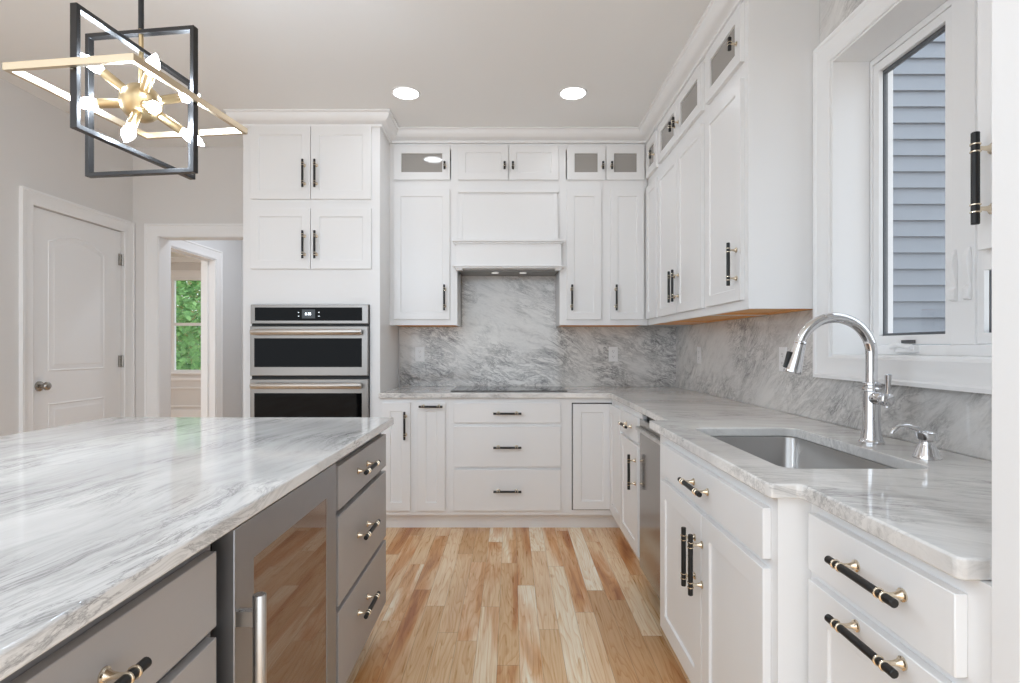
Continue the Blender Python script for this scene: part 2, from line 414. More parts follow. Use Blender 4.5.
def casing(path_fn, pts_inner, wid, base, material=TRIM):
    pass
def casing_mesh(f, u0, u1, v0, v1, wid, th=0.018, bottom=False):
    """mitred door or window casing round the opening u0..u1, v0..v1"""
    m = MB()
    prof = [(0, 0), (0, th * .55), (wid * .08, th * .7), (wid * .16, th * .62), (wid * .62, th * .80), (wid * .70, th), (wid * .80, th * 1.05), (wid * .86, th * 1.35), (wid, th * 1.35), (wid, 0)]
    def ring(cu, cv, du, dv): return [f(cu + du * a, cv + dv * a, b) for a, b in prof]
    if bottom:
        m.loft([ring(u0, v0, -1, -1), ring(u0, v1, -1, 1), ring(u1, v1, 1, 1), ring(u1, v0, 1, -1)], closed=True)
    else:
        m.loft([ring(u0, v0, -1, 0), ring(u0, v1, -1, 1), ring(u1, v1, 1, 1), ring(u1, v0, 1, 0)])
    return m
# panelled door in the left wall
fl = lambda u, v, w: (WL + w, u, v)
struct(casing_mesh(fl, DY0, DY1, 0, DZ, 0.090).build('trim_1', TRIM, smooth=30))
d1 = sgroup('door_1', (WL - .03, (DY0 + DY1) / 2, 0))
def door_leaf():
    bm = MB(); y0, y1, z0, z1 = DY0 + .003, DY1 - .003, 0.008, DZ - .004
    fw = lambda u, v, w: (WL - .045 + w, u, v)
    T = 0.035
    bm.box(WL - .055, WL - .020, y0, y1, z0, z1)
    # raised panel mouldings: outline ring (proud bead + sunk field edge)
    def outline(pa, depth, off):
        n = len(pa); cx = sum(p[0] for p in pa) / n; cz = sum(p[1] for p in pa) / n
        out = []
        for i in range(n):
            a, b, c = Vector(pa[i - 1]), Vector(pa[i]), Vector(pa[(i + 1) % n])
            e1 = (b - a).normalized(); e2 = (c - b).normalized()
            n1 = Vector((-e1.y, e1.x)); n2 = Vector((-e2.y, e2.x)); nn = (n1 + n2).normalized()
            k = off / max(0.3, nn.dot(n1)); q = b + nn * k; out.append((q.x, q.y))
        return out
    top = [(3.495, 1.079), (3.985, 1.079), (3.985, 1.925)] + [(3.985 - 0.49 * t, 1.925 + 0.070 * math.sin(math.pi * t)) for t in [k / 14 for k in range(1, 14)]] + [(3.495, 1.925)]
    low = [(3.495, 0.23), (3.985, 0.23), (3.985, 0.873), (3.495, 0.873)]
    for pa in (top, low):
        rings = []
        for off, wv in ((0.0, 0.0), (0.004, 0.004), (0.010, 0.004), (0.014, 0.0005), (0.034, 0.0012), (0.046, 0.0060)):
            rings.append([(WL - .020 + wv, a, b) for a, b in outline(pa, 0, off)])
        bm.loft(rings, cap=False); bm._f([bm.bm.verts.new(p) for p in rings[-1]])
    return bm
dl = door_leaf().build('door_leaf', TRIM, d1, smooth=25)
m = MB(); kb = Vector((WL - .020, 3.43, 0.99))
m.lathe(kb, (1, 0, 0), [(0, .032), (.006, .032), (.010, .024), (.014, .012), (.032, .011), (.038, .020), (.046, .0265), (.056, .0265), (.064, .019), (.067, .001)], 28)
m.build('door_knob', NICKELB, dl, smooth=50)
for hz in (1.907, 1.13, 0.30):
    m = MB(); m.box(WL - .018, WL - .012, 4.118, 4.150, hz - .044, hz + .044); m.tube([(WL - .008, 4.151, hz - .046), (WL - .008, 4.151, hz + .046)], 0.006, 10)
    m.build('hinge', NICKELB, d1, smooth=40)
m = MB().box(WL - .075, WL - .060, DY0, DY1, 0.0, DZ)
# cased opening and hall doorway
fb = back(WB)
struct(casing_mesh(fb, OX0, OX1, 0, OZ, 0.097).build('trim_2', TRIM, smooth=30))
m = MB().box(OX0, OX0 + .006, WB - .002, WB + .122, 0, OZ).box(OX1 - .006, OX1, WB - .002, WB + .122, 0, OZ).box(OX0 + .006, OX1 - .006, WB - .002, WB + .122, OZ - .006, OZ)
struct(m.build('trim_3', TRIM, bevel=.001))
fh = lambda u, v, w: (HL + w, u, v)
struct(casing_mesh(fh, PY0, PY1, 0, PZ, 0.092).build('trim_4', TRIM, smooth=30))
m = MB().box(HL - .138, HL + .002, PY0, PY0 + .012, 0, PZ).box(HL - .138, HL + .002, PY1 - .012, PY1, 0, PZ).box(HL - .138, HL + .002, PY0 + .012, PY1 - .012, PZ - .012, PZ)
m.box(HL - .10, HL - .065, PY1 - .024, PY1 - .012, 0, PZ - .012).box(HL - .10, HL - .065, PY0 + .012, PY1 - .024, PZ - .024, PZ - .012)
struct(m.build('trim_5', TRIM, bevel=.001))
# far room window, its casing, wainscot and crown
fv = back(9.5)
win2 = sgroup('window_2', (-5.5, 9.5, VZ0))
casing_mesh(fv, VX0, VX1, VZ0, VZ1, 0.12, bottom=False).build('casing', TRIM, win2, smooth=30)
m = MB().box(VX0, VX0 + .045, 9.50, 9.60, VZ0, VZ1).box(VX1 - .045, VX1, 9.50, 9.60, VZ0, VZ1).box(VX0 + .045, VX1 - .045, 9.5, 9.6, VZ1 - .05, VZ1).box(VX0 + .045, VX1 - .045, 9.5, 9.6, VZ0, VZ0 + .04)
m.box(VX0 + .045, VX0 + .10, 9.53, 9.58, VZ0 + .04, VZ1 - .05).box(VX1 - .10, VX1 - .045, 9.53, 9.58, VZ0 + .04, VZ1 - .05)
m.box(VX0 + .10, VX1 - .10, 9.53, 9.58, 1.62, 1.67)
m.build('sash', VINYL, win2)
MB().box(VX0 + .09, VX1 - .09, 9.553, 9.557, VZ0 + .04, VZ1 - .05).build('glass_pane', GLASS, win2)
MB().box(VX0 - .13, VX1 + .13, 9.455, 9.5, VZ0 - .035, VZ0).build('window_sill', TRIM, win2, bevel=.003)
m = MB()
for z0, z1, p in ((0, .14, .016), (.19, .215, .02), (.51, .535, .02), (.655, .70, .02)): m.box(-6.47, HL - .14, 9.5 - p, 9.4995, z0, z1)
struct(m.build('trim_6', TRIM, bevel=.002))
struct(MB().box(-6.47, HL - .14, 9.40, 9.499, 2.72, 2.8095).build('trim_7', TRIM))
# baseboards
struct(MB().box(WL, WL + .015, 1.0, DY0 - .1, 0, .13).build('baseboard_left', TRIM, bevel=.003))
struct(MB().box(WL + .001, OX0 - .1, WB - .015, WB - .0005, 0, .13).build('baseboard_back', TRIM, bevel=.003))
struct(MB().box(HL, HL + .015, PY1 + .1, 5.845, 0, .13).build('baseboard_hall', TRIM, bevel=.003))
struct(MB().box(HL, -1.33, 5.845, 5.8595, 0, .13).build('baseboard_hall_end', TRIM, bevel=.003))

# ------------------------------------------------------------------ kitchen window in the right wall
SX = 1.292                                    # face of the right stone
win = sgroup('window_1', (WR, 1.757, HZ0))
fr_ = right(SX)
casing_mesh(fr_, HY0, HY1, HZ0, HZ1, 0.088, 0.022, bottom=True).build('casing', TRIM, win, smooth=30)
m = MB(); JX = 1.437
for (a, b, c, d) in ((HY1 - .008, HY1, HZ0, HZ1), (HY0, HY0 + .008, HZ0, HZ1), (HY0 + .008, HY1 - .008, HZ1 - .008, HZ1), (HY0 + .008, HY1 - .008, HZ0, HZ0 + .008)):
    m.box(SX - .004, JX, a, b, c, d)
m.build('jamb', TRIM, win, bevel=.001)
MIDY = 1.714
m = MB()   # vinyl frame with centre mullion
ZB, ZT = HZ0 + .008, HZ1 - .008
for (a, b, c, d) in ((HY1 - .021, HY1 - .008, ZB, ZT), (HY0 + .008, HY0 + .021, ZB, ZT), (HY0 + .021, HY1 - .021, ZT - .024, ZT), (HY0 + .021, HY1 - .021, ZB, ZB + .036)):
    m.box(JX, JX + .085, a, b, c, d)
m.box(JX - .004, JX + .085, MIDY - .045, MIDY + .045, ZB + .036, ZT - .024)
m.build('frame', VINYL, win, bevel=.002)
def sash(y0, y1):
    z0, z1 = ZB + .038, ZT - .026; x0 = JX + .022
    f = right(x0)
    o = MB().panel(f, y0, y1, z0, z1, 0.018, 0.034, 0.032, hole=True).build('sash', VINYL, win, bevel=.002)
    MB().panel(f, y0 + .026, y1 - .026, z0 + .028, z1 - .028, 0.016, 0.016, 0.0070, hole=True, w0=-.018).build('shaded_gasket', GASKET_SHADE, o)
    MB().box(x0 + .006, x0 + .010, y0 + .034, y1 - .034, z0 + .034, z1 - .034).build('glass_pane', GLASS, o)
    return o
s1 = sash(MIDY + .047, HY1 - .022); s2 = sash(HY0 + .022, MIDY - .036)
# casement locks on the mullion and the folding crank
for yy in (MIDY + .028, MIDY - .026):
    m = MB()
    m.loft([[(JX - .004 - w, yy - hw, z), (JX - .004 - w, yy + hw, z), (JX - .004, yy + hw, z), (JX - .004, yy - hw, z)]
            for z, w, hw in ((1.385, .008, .010), (1.39, .016, .011), (1.42, .016, .011), (1.43, .007, .010), (1.46, .012, .011), (1.50, .020, .011), (1.53, .014, .009), (1.55, .005, .006))])
    m.build('casement_lock', VINYL, win, bevel=.002, smooth=60)
m = MB(); cy, cz = 1.955, ZB + .034
m.box(JX - .020, JX, cy - .055, cy + .055, cz - .024, cz - .002)
m.tube([(JX - .026, cy + .050, cz - .004), (JX - .030, cy + .02, cz + .004), (JX - .028, cy - .02, cz - .002), (JX - .026, cy - .052, cz - .006)], [.012, .011, .008, .010], 10)
m.lathe((JX - .001, cy + .04, cz - .006), (-1, 0, 0), [(0, .016), (.018, .014), (.026, .010)], 16)
m.build('window_crank', VINYL, win, bevel=.001, smooth=60)
MB().box(JX + .0005, JX + .001 - .004, cy - .035, cy + .03, cz + .008, cz + .020).build('sash_label', SLOT, win)

struct(MB().box(1.51, 9, .2, 12, -.35, -.3).build('ground', mat('added_dark_ground', rgb(70, 62, 54), .9)))  # unseen dark ground, added so the siding laps get less light from below
# neighbour's lap siding seen through the kitchen window
m = MB(); exp = 0.1016; z = 0.0; SY = 3.40
while z < 4.4:
    a = 1.60; b = 5.4
    m.loft([[(a, SY - .024, z), (a, SY - .004, z + exp), (a, SY + .02, z + exp), (a, SY + .02, z)], [(b, SY - .024, z), (b, SY - .004, z + exp), (b, SY + .02, z + exp), (b, SY + .02, z)]])
    z += exp
sd = m.build('house_siding', SIDING, None)
tag(sd, 'blue-grey horizontal lap siding on the wall outside the kitchen window', 'siding')
m = MB().box(1.502, 1.598, SY - .03, SY + .03, 0, 4.4)
tag(m.build('corner_board', TRIM, None, bevel=.002), 'white vertical corner board where the outside siding ends', 'corner board')

# ------------------------------------------------------------------ stone
ct = bmesh.new()
outer = [(-.884, 3.600), (.640, 3.600), (.657, 3.592), (.664, 3.575), (.664, 2.263), (.585, 2.263), (.577, 2.255), (.577, 1.222), (.583, 1.206),
         (.640, 1.206), (.648, 1.198), (.648, .790), (.657, .780), (.694, .780), (.694, .757), (1.291, .757), (1.291, 4.229), (-.884, 4.229)]
def rrect(x0, x1, y0, y1, r, n=6):
    pts = []
    for cx, cy, a0 in ((x1 - r, y1 - r, 0), (x0 + r, y1 - r, 90), (x0 + r, y0 + r, 180), (x1 - r, y0 + r, 270)):
        for k in range(n + 1):
            a = R(a0 + 90 * k / n); pts.append((cx + r * math.cos(a), cy + r * math.sin(a)))
    return pts
SK = (0.690, 1.072, 1.362, 2.050)
hole = rrect(*SK, 0.045)
CT, CB = 0.930, 0.897
def slab(outer, hole, z0, z1):
    bm = bmesh.new(); eds = []
    for loop in [outer] + ([hole] if hole else []):
        vs = [bm.verts.new((x, y, z1)) for x, y in loop]
        eds += [bm.edges.new((vs[i], vs[(i + 1) % len(vs)])) for i in range(len(vs))]
    res = bmesh.ops.triangle_fill(bm, use_beauty=True, use_dissolve=False, edges=eds, normal=(0, 0, 1))
    bmesh.ops.dissolve_limit(bm, angle_limit=0.01, verts=bm.verts[:], edges=[e for e in bm.edges if len(e.link_faces) == 2]) if not hole else None
    g = bmesh.ops.extrude_face_region(bm, geom=bm.faces[:])
    bmesh.ops.translate(bm, verts=[v for v in g['geom'] if isinstance(v, bmesh.types.BMVert)], vec=(0, 0, z0 - z1))
    return bm
k = MB(); k.bm.free(); k.bm = slab(outer, hole, CB, CT)
ctr = k.build('countertop', MCOUNT, None, bevel=.004, seg=3)
tag(ctr, 'L-shaped white and grey marble worktop over the white base cabinets', 'countertop')
IX1, IX0, IY1, IY0 = -.511, -1.753, 2.360, 0.10
k = MB(); k.bm.free(); k.bm = slab(rrect(IX0, IX1, IY0, IY1, 0.006, 2), None, CB + .002, CT)
tag(k.build('countertop', MISLE, None, bevel=.004, seg=3), 'large white and grey streaked marble slab on the grey island', 'countertop')

m = MB().box(-.872, SX + .0, 4.230, 4.2495, CT + .0005, 1.397).box(-.386, .352, 4.230, 4.2495, 1.397, 1.86)
tag(m.build('back_splash', MSPLB), 'swirled grey marble backsplash behind the cooktop and under the hood', 'backsplash')
m = MB().box(SX, WR - .0005, .757, 4.2495, CT + .0005, HZ0 - .02)
m.box(SX, WR - .0005, HY1 + .02, 4.2495, HZ0 - .02, 1.397).box(SX, WR - .0005, .757, HY0 - .02, HZ0 - .02, 1.397)
m.box(SX, WR - .0005, HY1 + .02, 2.262, 1.397, CEIL - .001).box(SX, WR - .0005, 1.14, HY0 - .02, 1.397, CEIL - .001)
m.box(SX, WR - .0005, HY0 - .02, HY1 + .02, HZ1 + .02, CEIL - .001)
tag(m.build('side_splash', MSPLR), 'marble wall slab on the right around the kitchen window', 'backsplash')

# ------------------------------------------------------------------ tall oven cabinet
TX0, TX1, TY = -1.811, -.885, 3.650
t = thing('tall_cabinet', 'tall white cabinet holding the double oven, with four upper doors', 'cabinet', ((TX0 + TX1) / 2, 3.95, 0))
OVX0, OVX1 = -1.735, -.967
m = MB().box(TX0, OVX0, TY, 4.249, .0, 2.74).box(OVX1, TX1, TY, 4.249, .0, 2.74).box(OVX0, OVX1, TY, 4.249, 1.505, 2.74).box(OVX0, OVX1, TY, 4.249, 0.0, .46).box(OVX0, OVX1, 4.22, 4.249, .46, 1.505)
m.build('body', WHITE, t)
ft = back(TY)
for (a, b, hu) in ((-1.755, -1.350, -1.389), (-1.346, -.941, -1.309)):
    door(t, ft, a, b, 2.234, 2.724, (hu, 2.397, True), rail=.058)
    door(t, ft, a, b, 1.764, 2.173, (hu, 1.922, True), rail=.058)
# double oven
o = thing('double_oven', 'stainless steel double wall oven with black glass doors and clock', 'oven', (-1.351, 3.63, .47))
fo = back(3.648)
MB().box(-1.730, -.972, 3.655, 4.15, .47, 1.50).build('body', DARKM, o)
m = MB(); fbox(m, fo, -1.749, -.953, .46, 1.524, 0, .004); m.build('trim_frame', DARKM, o)  # frame coloured dark to paint the shaded gaps between panel and doors
m = MB(); fbox(m, fo, -1.745, -.957, 1.3945, 1.522, .004, .030); cp = m.build('control_panel', STEEL, o, bevel=.003)
m = MB(); fbox(m, fo, -1.716, -.997, 1.4145, 1.5035, .030, .0315); m.build('display_glass', BLACKG, cp, bevel=.0006)
m = MB(); fbox(m, fo, -1.400, -1.312, 1.430, 1.490, .0316, .0320); m.build('clock_screen', CLOCKBG, cp)
# clock digits 8:20 from seven-segment strokes
m = MB()
SEG = {'8': 'abcdefg', '2': 'abged', '0': 'abcdef'}
def digit(ch, u, v, h=0.016, wd=0.008, s=0.0022):
    q = {'a': (u, u + wd, v + h - s, v + h), 'd': (u, u + wd, v, v + s), 'g': (u, u + wd, v + h / 2 - s / 2, v + h / 2 + s / 2), 'f': (u, u + s, v + h / 2, v + h),
         'e': (u, u + s, v, v + h / 2), 'b': (u + wd - s, u + wd, v + h / 2, v + h), 'c': (u + wd - s, u + wd, v, v + h / 2)}
    for g in SEG[ch]: fbox(m, fo, q[g][0], q[g][1], q[g][2], q[g][3], .0322, .0325)
digit('8', -1.378, 1.452); digit('2', -1.360, 1.452); digit('0', -1.348, 1.452)
for vv in (1.456, 1.463): fbox(m, fo, -1.3665, -1.3642, vv, vv + .002, .0322, .0325)
for uu in (-1.426, -1.290):
    for vv in (1.443, 1.468): fbox(m, fo, uu, uu + .007, vv, vv + .004, .0318, .0320)
m.build('clock_digits', CLOCK, cp)
def oven_door(z0, z1, g0, g1, hz):
    m = MB().panel(fo, -1.745, -.957, z0, z1, .034, .03, hole=False, rec=0.0, w0=.004)
    d = m.build('oven_door', STEEL, o, bevel=.003)
    m = MB(); fbox(m, fo, -1.716, -.997, g0, g1, .038, .0395); m.build('door_glass', BLACKG, d, bevel=.0006)
    m = MB(); u0, u1 = -1.728, -.992
    # wide flattened bar handle on two brackets
    m.loft([[fo(u, hz + dz * s_, wv + off) for dz, wv in ((-.020, .072), (-.008, .084), (.008, .086), (.020, .076), (.016, .066), (-.014, .064))] for u, s_, off in ((u0, .8, -.004), (u0 + .02, 1, 0), (-1.36, 1, .004), (u1 - .02, 1, 0), (u1, .8, -.004))])
    for uu in (u0 + .05, u1 - .05): fbox(m, fo, uu - .012, uu + .012, hz - .010, hz + .010, .036, .070)
    m.build('handle', STEELH, d, bevel=.002, smooth=50)
oven_door(1.046, 1.377, 1.104, 1.297, 1.338)
oven_door(.475, 1.0225, .56, .930, .980)

# ------------------------------------------------------------------ back run: wall cabinets, hood
UY = 3.938; fu_ = back(UY); UZ0, UZM, UZ1 = 1.398, 2.420, 2.7215
UDEP = 4.249 - UY
def wall_cabinet(label, f, u0, u1, dep, doors, lip_lo=True, loc=None, ends=()):
    """doors: list of (u0,u1, handle u or None)"""
    p = f((u0 + u1) / 2, UZ0, -dep / 2)
    t = thing('wall_cabinet', label, 'cabinet', p)
    m = MB(); fbox(m, f, u0, u1, UZ0 + .016, UZM, -dep, 0); fbox(m, f, u0, u1, UZ0, UZ0 + .016, -.019, 0)
    fbox(m, f, u0, u0 + .014, UZ0, UZ0 + .016, -dep, -.019); fbox(m, f, u1 - .014, u1, UZ0, UZ0 + .016, -dep, -.019)
    m.build('body', WHITE, t)
    m = MB(); fbox(m, f, u0 + .014, u1 - .014, UZ0 + .010, UZ0 + .0155, -dep + .02, -.020)
    for cu in (u0 + .03, u1 - .03): fbox(m, f, cu - .012, cu + .012, UZ0 + .002, UZ0 + .010, -dep + .02, -.020)
    fbox(m, f, u0 + .03, u1 - .03, UZ0 + .001, UZ0 + .010, -dep + .002, -dep + .019)
    m.build('underside', PLY, t)
    for a, b, hu in doors:
        door(t, f, a, b, 1.4375, 2.385, (hu, 1.595, True) if hu is not None else None, rail=.052, stile=min(.052, (b - a) * .3))
    return t
def top_cabinet(label, f, u0, u1, dep, doors, glass=True):
    t = thing('top_cabinet', label, 'cabinet', f((u0 + u1) / 2, UZM, -dep / 2))
    mid = None
    if len(doors) > 1: mid = (doors[0][1] + doors[1][0]) / 2
    shell(t, f, u0, u1, UZM, UZ1, dep, fr=.045, mid=mid)
    for a, b, pu in doors:
        st = min(.056, (b - a) * .30)
        if glass: glass_door(t, f, a, b, 2.453, 2.700, .055, st, (pu, 2.548))
        else:
            d = MB().panel(f, a, b, 2.453, 2.700, .020, .050, .052).build('door', WHITE, t, bevel=.0016)
            pull(d, lambda q, r_, s_: f(q, r_, s_ + .02), pu, 2.548)
    return t
wall_cabinet('white single-door wall cabinet between oven tower and range hood', fu_, -.885, -.392, UDEP, [(-.853, -.445, -.481)])
top_cabinet('small glass-door cabinet above the left wall cabinet, reflecting a ceiling light', fu_, -.885, -.392, UDEP, [(-.853, -.443, -.479)])
top_cabinet('small two-door solid cabinet above the range hood', fu_, -.392, .354, UDEP, [(-.383, -.020, -.046), (-.014, .345, .014)], glass=False)
wall_cabinet('white two-door wall cabinet right of the range hood', fu_, .354, .997, UDEP, [(.406, .656, .440), (.724, .966, .760)])
top_cabinet('pair of small glass doors above the cabinet right of the hood', fu_, .354, .997, UDEP, [(.406, .686, .664), (.692, .969, .728)])
h = thing('range_hood', 'white wooden range hood box with tapered front over the cooktop', 'hood', (-.02, 4.0, 1.79))
def yf(z): return 3.93 - (2.375 - z) / .33 * .045
m = MB().loft([[(-.375, 3.885, 2.005), (.338, 3.885, 2.005), (.338, 3.9378, 2.005), (-.375, 3.9378, 2.005)], [(-.368, 3.93, 2.375), (.332, 3.93, 2.375), (.332, 3.9378, 2.375), (-.368, 3.9378, 2.375)]])
m.build('body', WHITE, h, bevel=.001)
for x0, x1 in ((-.375, -.352), (.315, .338)):
    sx = 1 if x0 < 0 else -1; c0, c1 = (x0, x1)
    m = MB().loft([[(c0, 3.879, 2.006), (c1, 3.879, 2.006), (c1, 3.8855, 2.006), (c0, 3.8855, 2.006)], [(c0 + sx * .006, 3.924, 2.358), (c1 + sx * .004, 3.924, 2.358), (c1 + sx * .004, 3.9305, 2.358), (c0 + sx * .006, 3.9305, 2.358)]])
    m.build('corner_trim', WHITE, h, bevel=.001)
MB().box(-.3915, .3535, UY, 4.229, 1.862, 2.4195).build('back_frame', WHITE, h)
m = MB().box(-.384, .348, 3.910, 3.937, 2.357, 2.379); m.build('top_cap', WHITE, h, bevel=.003)
m = MB().box(-.418, .386, 3.850, 3.937, 1.992, 2.010).box(-.406, .374, 3.862, 3.937, 1.978, 1.992); m.build('ledge', WHITE, h, bevel=.003)
m = MB().box(-.392, .360, 3.872, 3.937, 1.828, 1.978); m.build('skirt', WHITE, h, bevel=.001)
m = MB().box(-.418, .386, 3.850, 3.937, 1.812, 1.822).box(-.406, .374, 3.862, 3.937, 1.803, 1.812).box(-.400, .368, 3.866, 3.937, 1.822, 1.828)
for x0, x1 in ((-.396, -.350), (.318, .364)): m.box(x0, x1, 3.870, 3.925, 1.790, 1.803)
m.build('bottom_moulding', WHITE, h, bevel=.002)
m = MB().box(-.383, .345, 3.938, 4.228, 1.795, 1.80).box(-.383, .345, 3.938, 3.946, 1.80, 1.86).box(-.383, .345, 4.22, 4.228, 1.80, 1.86)
ln = m.build('liner', LINER, h)
for x in (-.12, .09):
    MB().lathe((x, 4.05, 1.7945), (0, 0, -1), [(0, .028), (.002, .028), (.003, .024)], 24).build('lamp', emis('hood_lamp', (1, .97, .93, 1), .35), ln, smooth=40)
# ------------------------------------------------------------------ right run: wall cabinets
UX = .995; fR = right(UX); RDEP = WR - UX - .001
wall_cabinet('narrow white wall cabinet tucked into the right-hand corner', fR, 3.615, 3.917, RDEP, [(3.640, 3.900, None)])
top_cabinet('narrow glass-door cabinet at the very top of the right-hand corner', fR, 3.615, 3.917, RDEP, [(3.640, 3.900, 3.672)])
wall_cabinet('white two-door wall cabinet in the middle of the right-hand wall', fR, 2.750, 3.615, RDEP, [(2.774, 3.178, 3.146), (3.183, 3.590, 3.215)])
top_cabinet('pair of glass doors above the middle right-hand wall cabinet', fR, 2.750, 3.615, RDEP, [(2.774, 3.178, 3.146), (3.183, 3.590, 3.215)])
wall_cabinet('white single-door wall cabinet beside the kitchen window, wide end panel showing', fR, 2.263, 2.750, RDEP, [(2.299, 2.711, 2.335)])
top_cabinet('glass-door cabinet nearest the window at the top of the right-hand wall', fR, 2.263, 2.750, RDEP, [(2.299, 2.711, 2.335)])
t = thing('wall_cabinet', 'white wall cabinet on the near side of the window, black pull showing', 'cabinet', (1.15, .95, UZ0))
m = MB(); fbox(m, fR, .757, 1.138, UZ0, UZ1, -RDEP, 0); m.build('body', WHITE, t)
door(t, fR, .77, 1.130, 1.4375, 2.68, (1.092, 1.577, True), rail=.056)

# crown moulding (mitred sweep along cabinets)
def sweep(path, prof, name, material, up=0.0):
    n = len(path); rings = []
    P = [Vector((a, b)) for a, b in path]
    for d, z in prof:
        pass
    offs = []
    for i in range(n):
        if i == 0: dirs = [(P[1] - P[0]).normalized()]
        elif i == n - 1: dirs = [(P[-1] - P[-2]).normalized()]
        else: dirs = [(P[i] - P[i - 1]).normalized(), (P[i + 1] - P[i]).normalized()]
        ns = [Vector((d.y, -d.x)) for d in dirs]           # outward = right of the walking direction
        nn = sum(ns, Vector((0, 0))).normalized(); offs.append(nn / max(.3, nn.dot(ns[0])))
    for i in range(n): rings.append([(P[i].x + offs[i].x * d, P[i].y + offs[i].y * d, z) for d, z in prof])
    return MB().loft(rings).build(name, material, None, smooth=28)
cr = [(0, 2.7225), (.014, 2.7225), (.016, 2.727), (.016, 2.733), (.012, 2.737), (.020, 2.742), (.030, 2.745)] + \
     [(.030 + .046 * math.sin(R(a)) , 2.745 + .050 * (1 - math.cos(R(a)))) for a in (15, 30, 45, 60, 75, 90)][:6] + [(.082, 2.797), (.086, 2.800), (.086, 2.8095), (0, 2.8095)]
cpath = [(-1.812, 4.2), (-1.812, 3.649), (-.884, 3.649), (-.884, 3.937), (.994, 3.937), (.994, 2.262), (1.29, 2.262)]
struct(sweep(cpath, [(d, z) for d, z in cr], 'trim_8', TRIM))
m = MB().box(-1.80, -.9, 3.66, 4.24, 2.74, 2.8095); 
struct(m.build('trim_9', TRIM))

# ------------------------------------------------------------------ base cabinets, back run
BY = 3.635; fB = back(BY); BZ0, BZ1 = .108, .8965; DZ1, DZ0 = .8635, .141
def base(label, x0, x1):
    t = thing('base_cabinet', label, 'cabinet', ((x0 + x1) / 2, 3.95, 0))
    MB().box(x0, x1, BY, 4.229, BZ0, BZ1).build('body', WHITE, t, bevel=.0006)
    MB().box(x0, x1, 3.705, 3.72, 0, BZ0).build('toe_kick', WHITE, t)
    return t
t = base('narrow white base cabinet with vertical pull, next to the oven tower', -.884, -.648)
door(t, fB, -.864, -.676, DZ0, DZ1, (-.707, .715, True), rail=.055)
t = base('narrow white pull-out cabinet with horizontal pull left of the drawers', -.648, -.412)
door(t, fB, -.626, -.442, DZ0, DZ1, (-.533, .842, False, .158), rail=.055)
t = base('wide white base cabinet with three drawers under the cooktop', -.412, .365)
for z0, z1, hz in ((.730, .8635, .796), (.435, .706, .570), (.141, .415, .278)): drawer(t, fB, -.383, .332, z0, z1, (-.024, hz, False))
# corner cabinet, L-shaped
FX = .680; fF = right(FX)
t = thing('corner_cabinet', 'white corner base cabinet with folding door in the far right corner', 'cabinet', (.9, 3.9, 0))
m = MB().prism([(.365, BY), (.680, BY), (.680, 3.262), (1.291, 3.262), (1.291, 4.229), (.365, 4.229)], BZ0, BZ1); m.build('body', WHITE, t)
m = MB().prism([(.365, 3.705), (.750, 3.705), (.750, 3.262), (.765, 3.262), (.765, 3.72), (.365, 3.72)], 0, BZ0); m.build('toe_kick', WHITE, t)
fBi = back(BY - .0)
m = MB(); fbox(m, fB, .409, .678, .143, .863, .0003, .0015); m.build('gap_shade', DARKM, t)  # dark sheet behind the leaf, painting the shade in the gap round it
door(t, lambda a, b, c: fB(a, b, c), .415, .674, .150, .856, None, rail=.056)
door(t, fF, 3.275, 3.612, .150, .856, None, rail=.056)
# far unit of the right run
t = thing('base_cabinet', 'white cabinet with one drawer and one door beyond the dishwasher', 'cabinet', (.95, 3.02, 0))
MB().box(FX, 1.291, 2.790, 3.2618, BZ0, BZ1).build('body', WHITE, t, bevel=.0006)
MB().box(.750, .765, 2.790, 3.2618, 0, BZ0).build('toe_kick', WHITE, t)
drawer(t, fF, 2.822, 3.262, .738, DZ1, (3.02, .802, False))
door(t, fF, 2.822, 3.262, DZ0, .717, (2.862, .575, True), rail=.06)
# dishwasher
t = thing('dishwasher', 'stainless steel dishwasher between the white base cabinets', 'dishwasher', (.95, 2.49, 0))
MB().box(.70, 1.27, 2.195, 2.785, .10, .885).build('body', DARKM, t)
d = MB().box(.664, .698, 2.193, 2.787, .105, .868).build('door', STEELD, t, bevel=.003)
m = MB().box(.640, .664, 2.20, 2.78, .812, .832); m.build('handle', STEELV, d, bevel=.004)
MB().box(.74, .755, 2.195, 2.785, 0, .10).build('toe_kick', DARKM, t)
# sink base, hollow
SBX = .605; fS = right(SBX)
t = thing('sink_cabinet', 'white two-door sink cabinet with false drawer front, standing proud', 'cabinet', (.95, 1.70, 0))
m = MB().box(SBX, 1.291, 1.2236, 1.243, BZ0, BZ1).box(SBX, 1.291, 2.172, 2.190, BZ0, BZ1).box(SBX, 1.291, 1.243, 2.172, BZ0, BZ0 + .018)
m.box(SBX, SBX + .02, 1.243, 1.28, BZ0 + .018, BZ1).box(SBX, SBX + .02, 2.11, 2.172, BZ0 + .018, BZ1).box(SBX, SBX + .02, 1.28, 2.11, .835, BZ1).box(SBX, SBX + .02, 1.28, 2.11, .70, .76)
m.box(SBX, SBX + .02, 1.28, 2.11, BZ0 + .018, .16).box(1.28, 1.291, 1.243, 2.172, BZ0 + .018, BZ1)
m.build('body', WHITE, t)
MB().box(.680, .695, 1.2236, 2.190, 0, BZ0).build('toe_kick', WHITE, t)
drawer(t, fS, 1.255, 2.120, .743, .862, (1.665, .806, False))
door(t, fS, 1.255, 1.660, .147, .721, (1.652 + .0, .570, True), rail=.062)
door(t, fS, 1.664, 2.120, .147, .721, (1.718, .570, True), rail=.062)
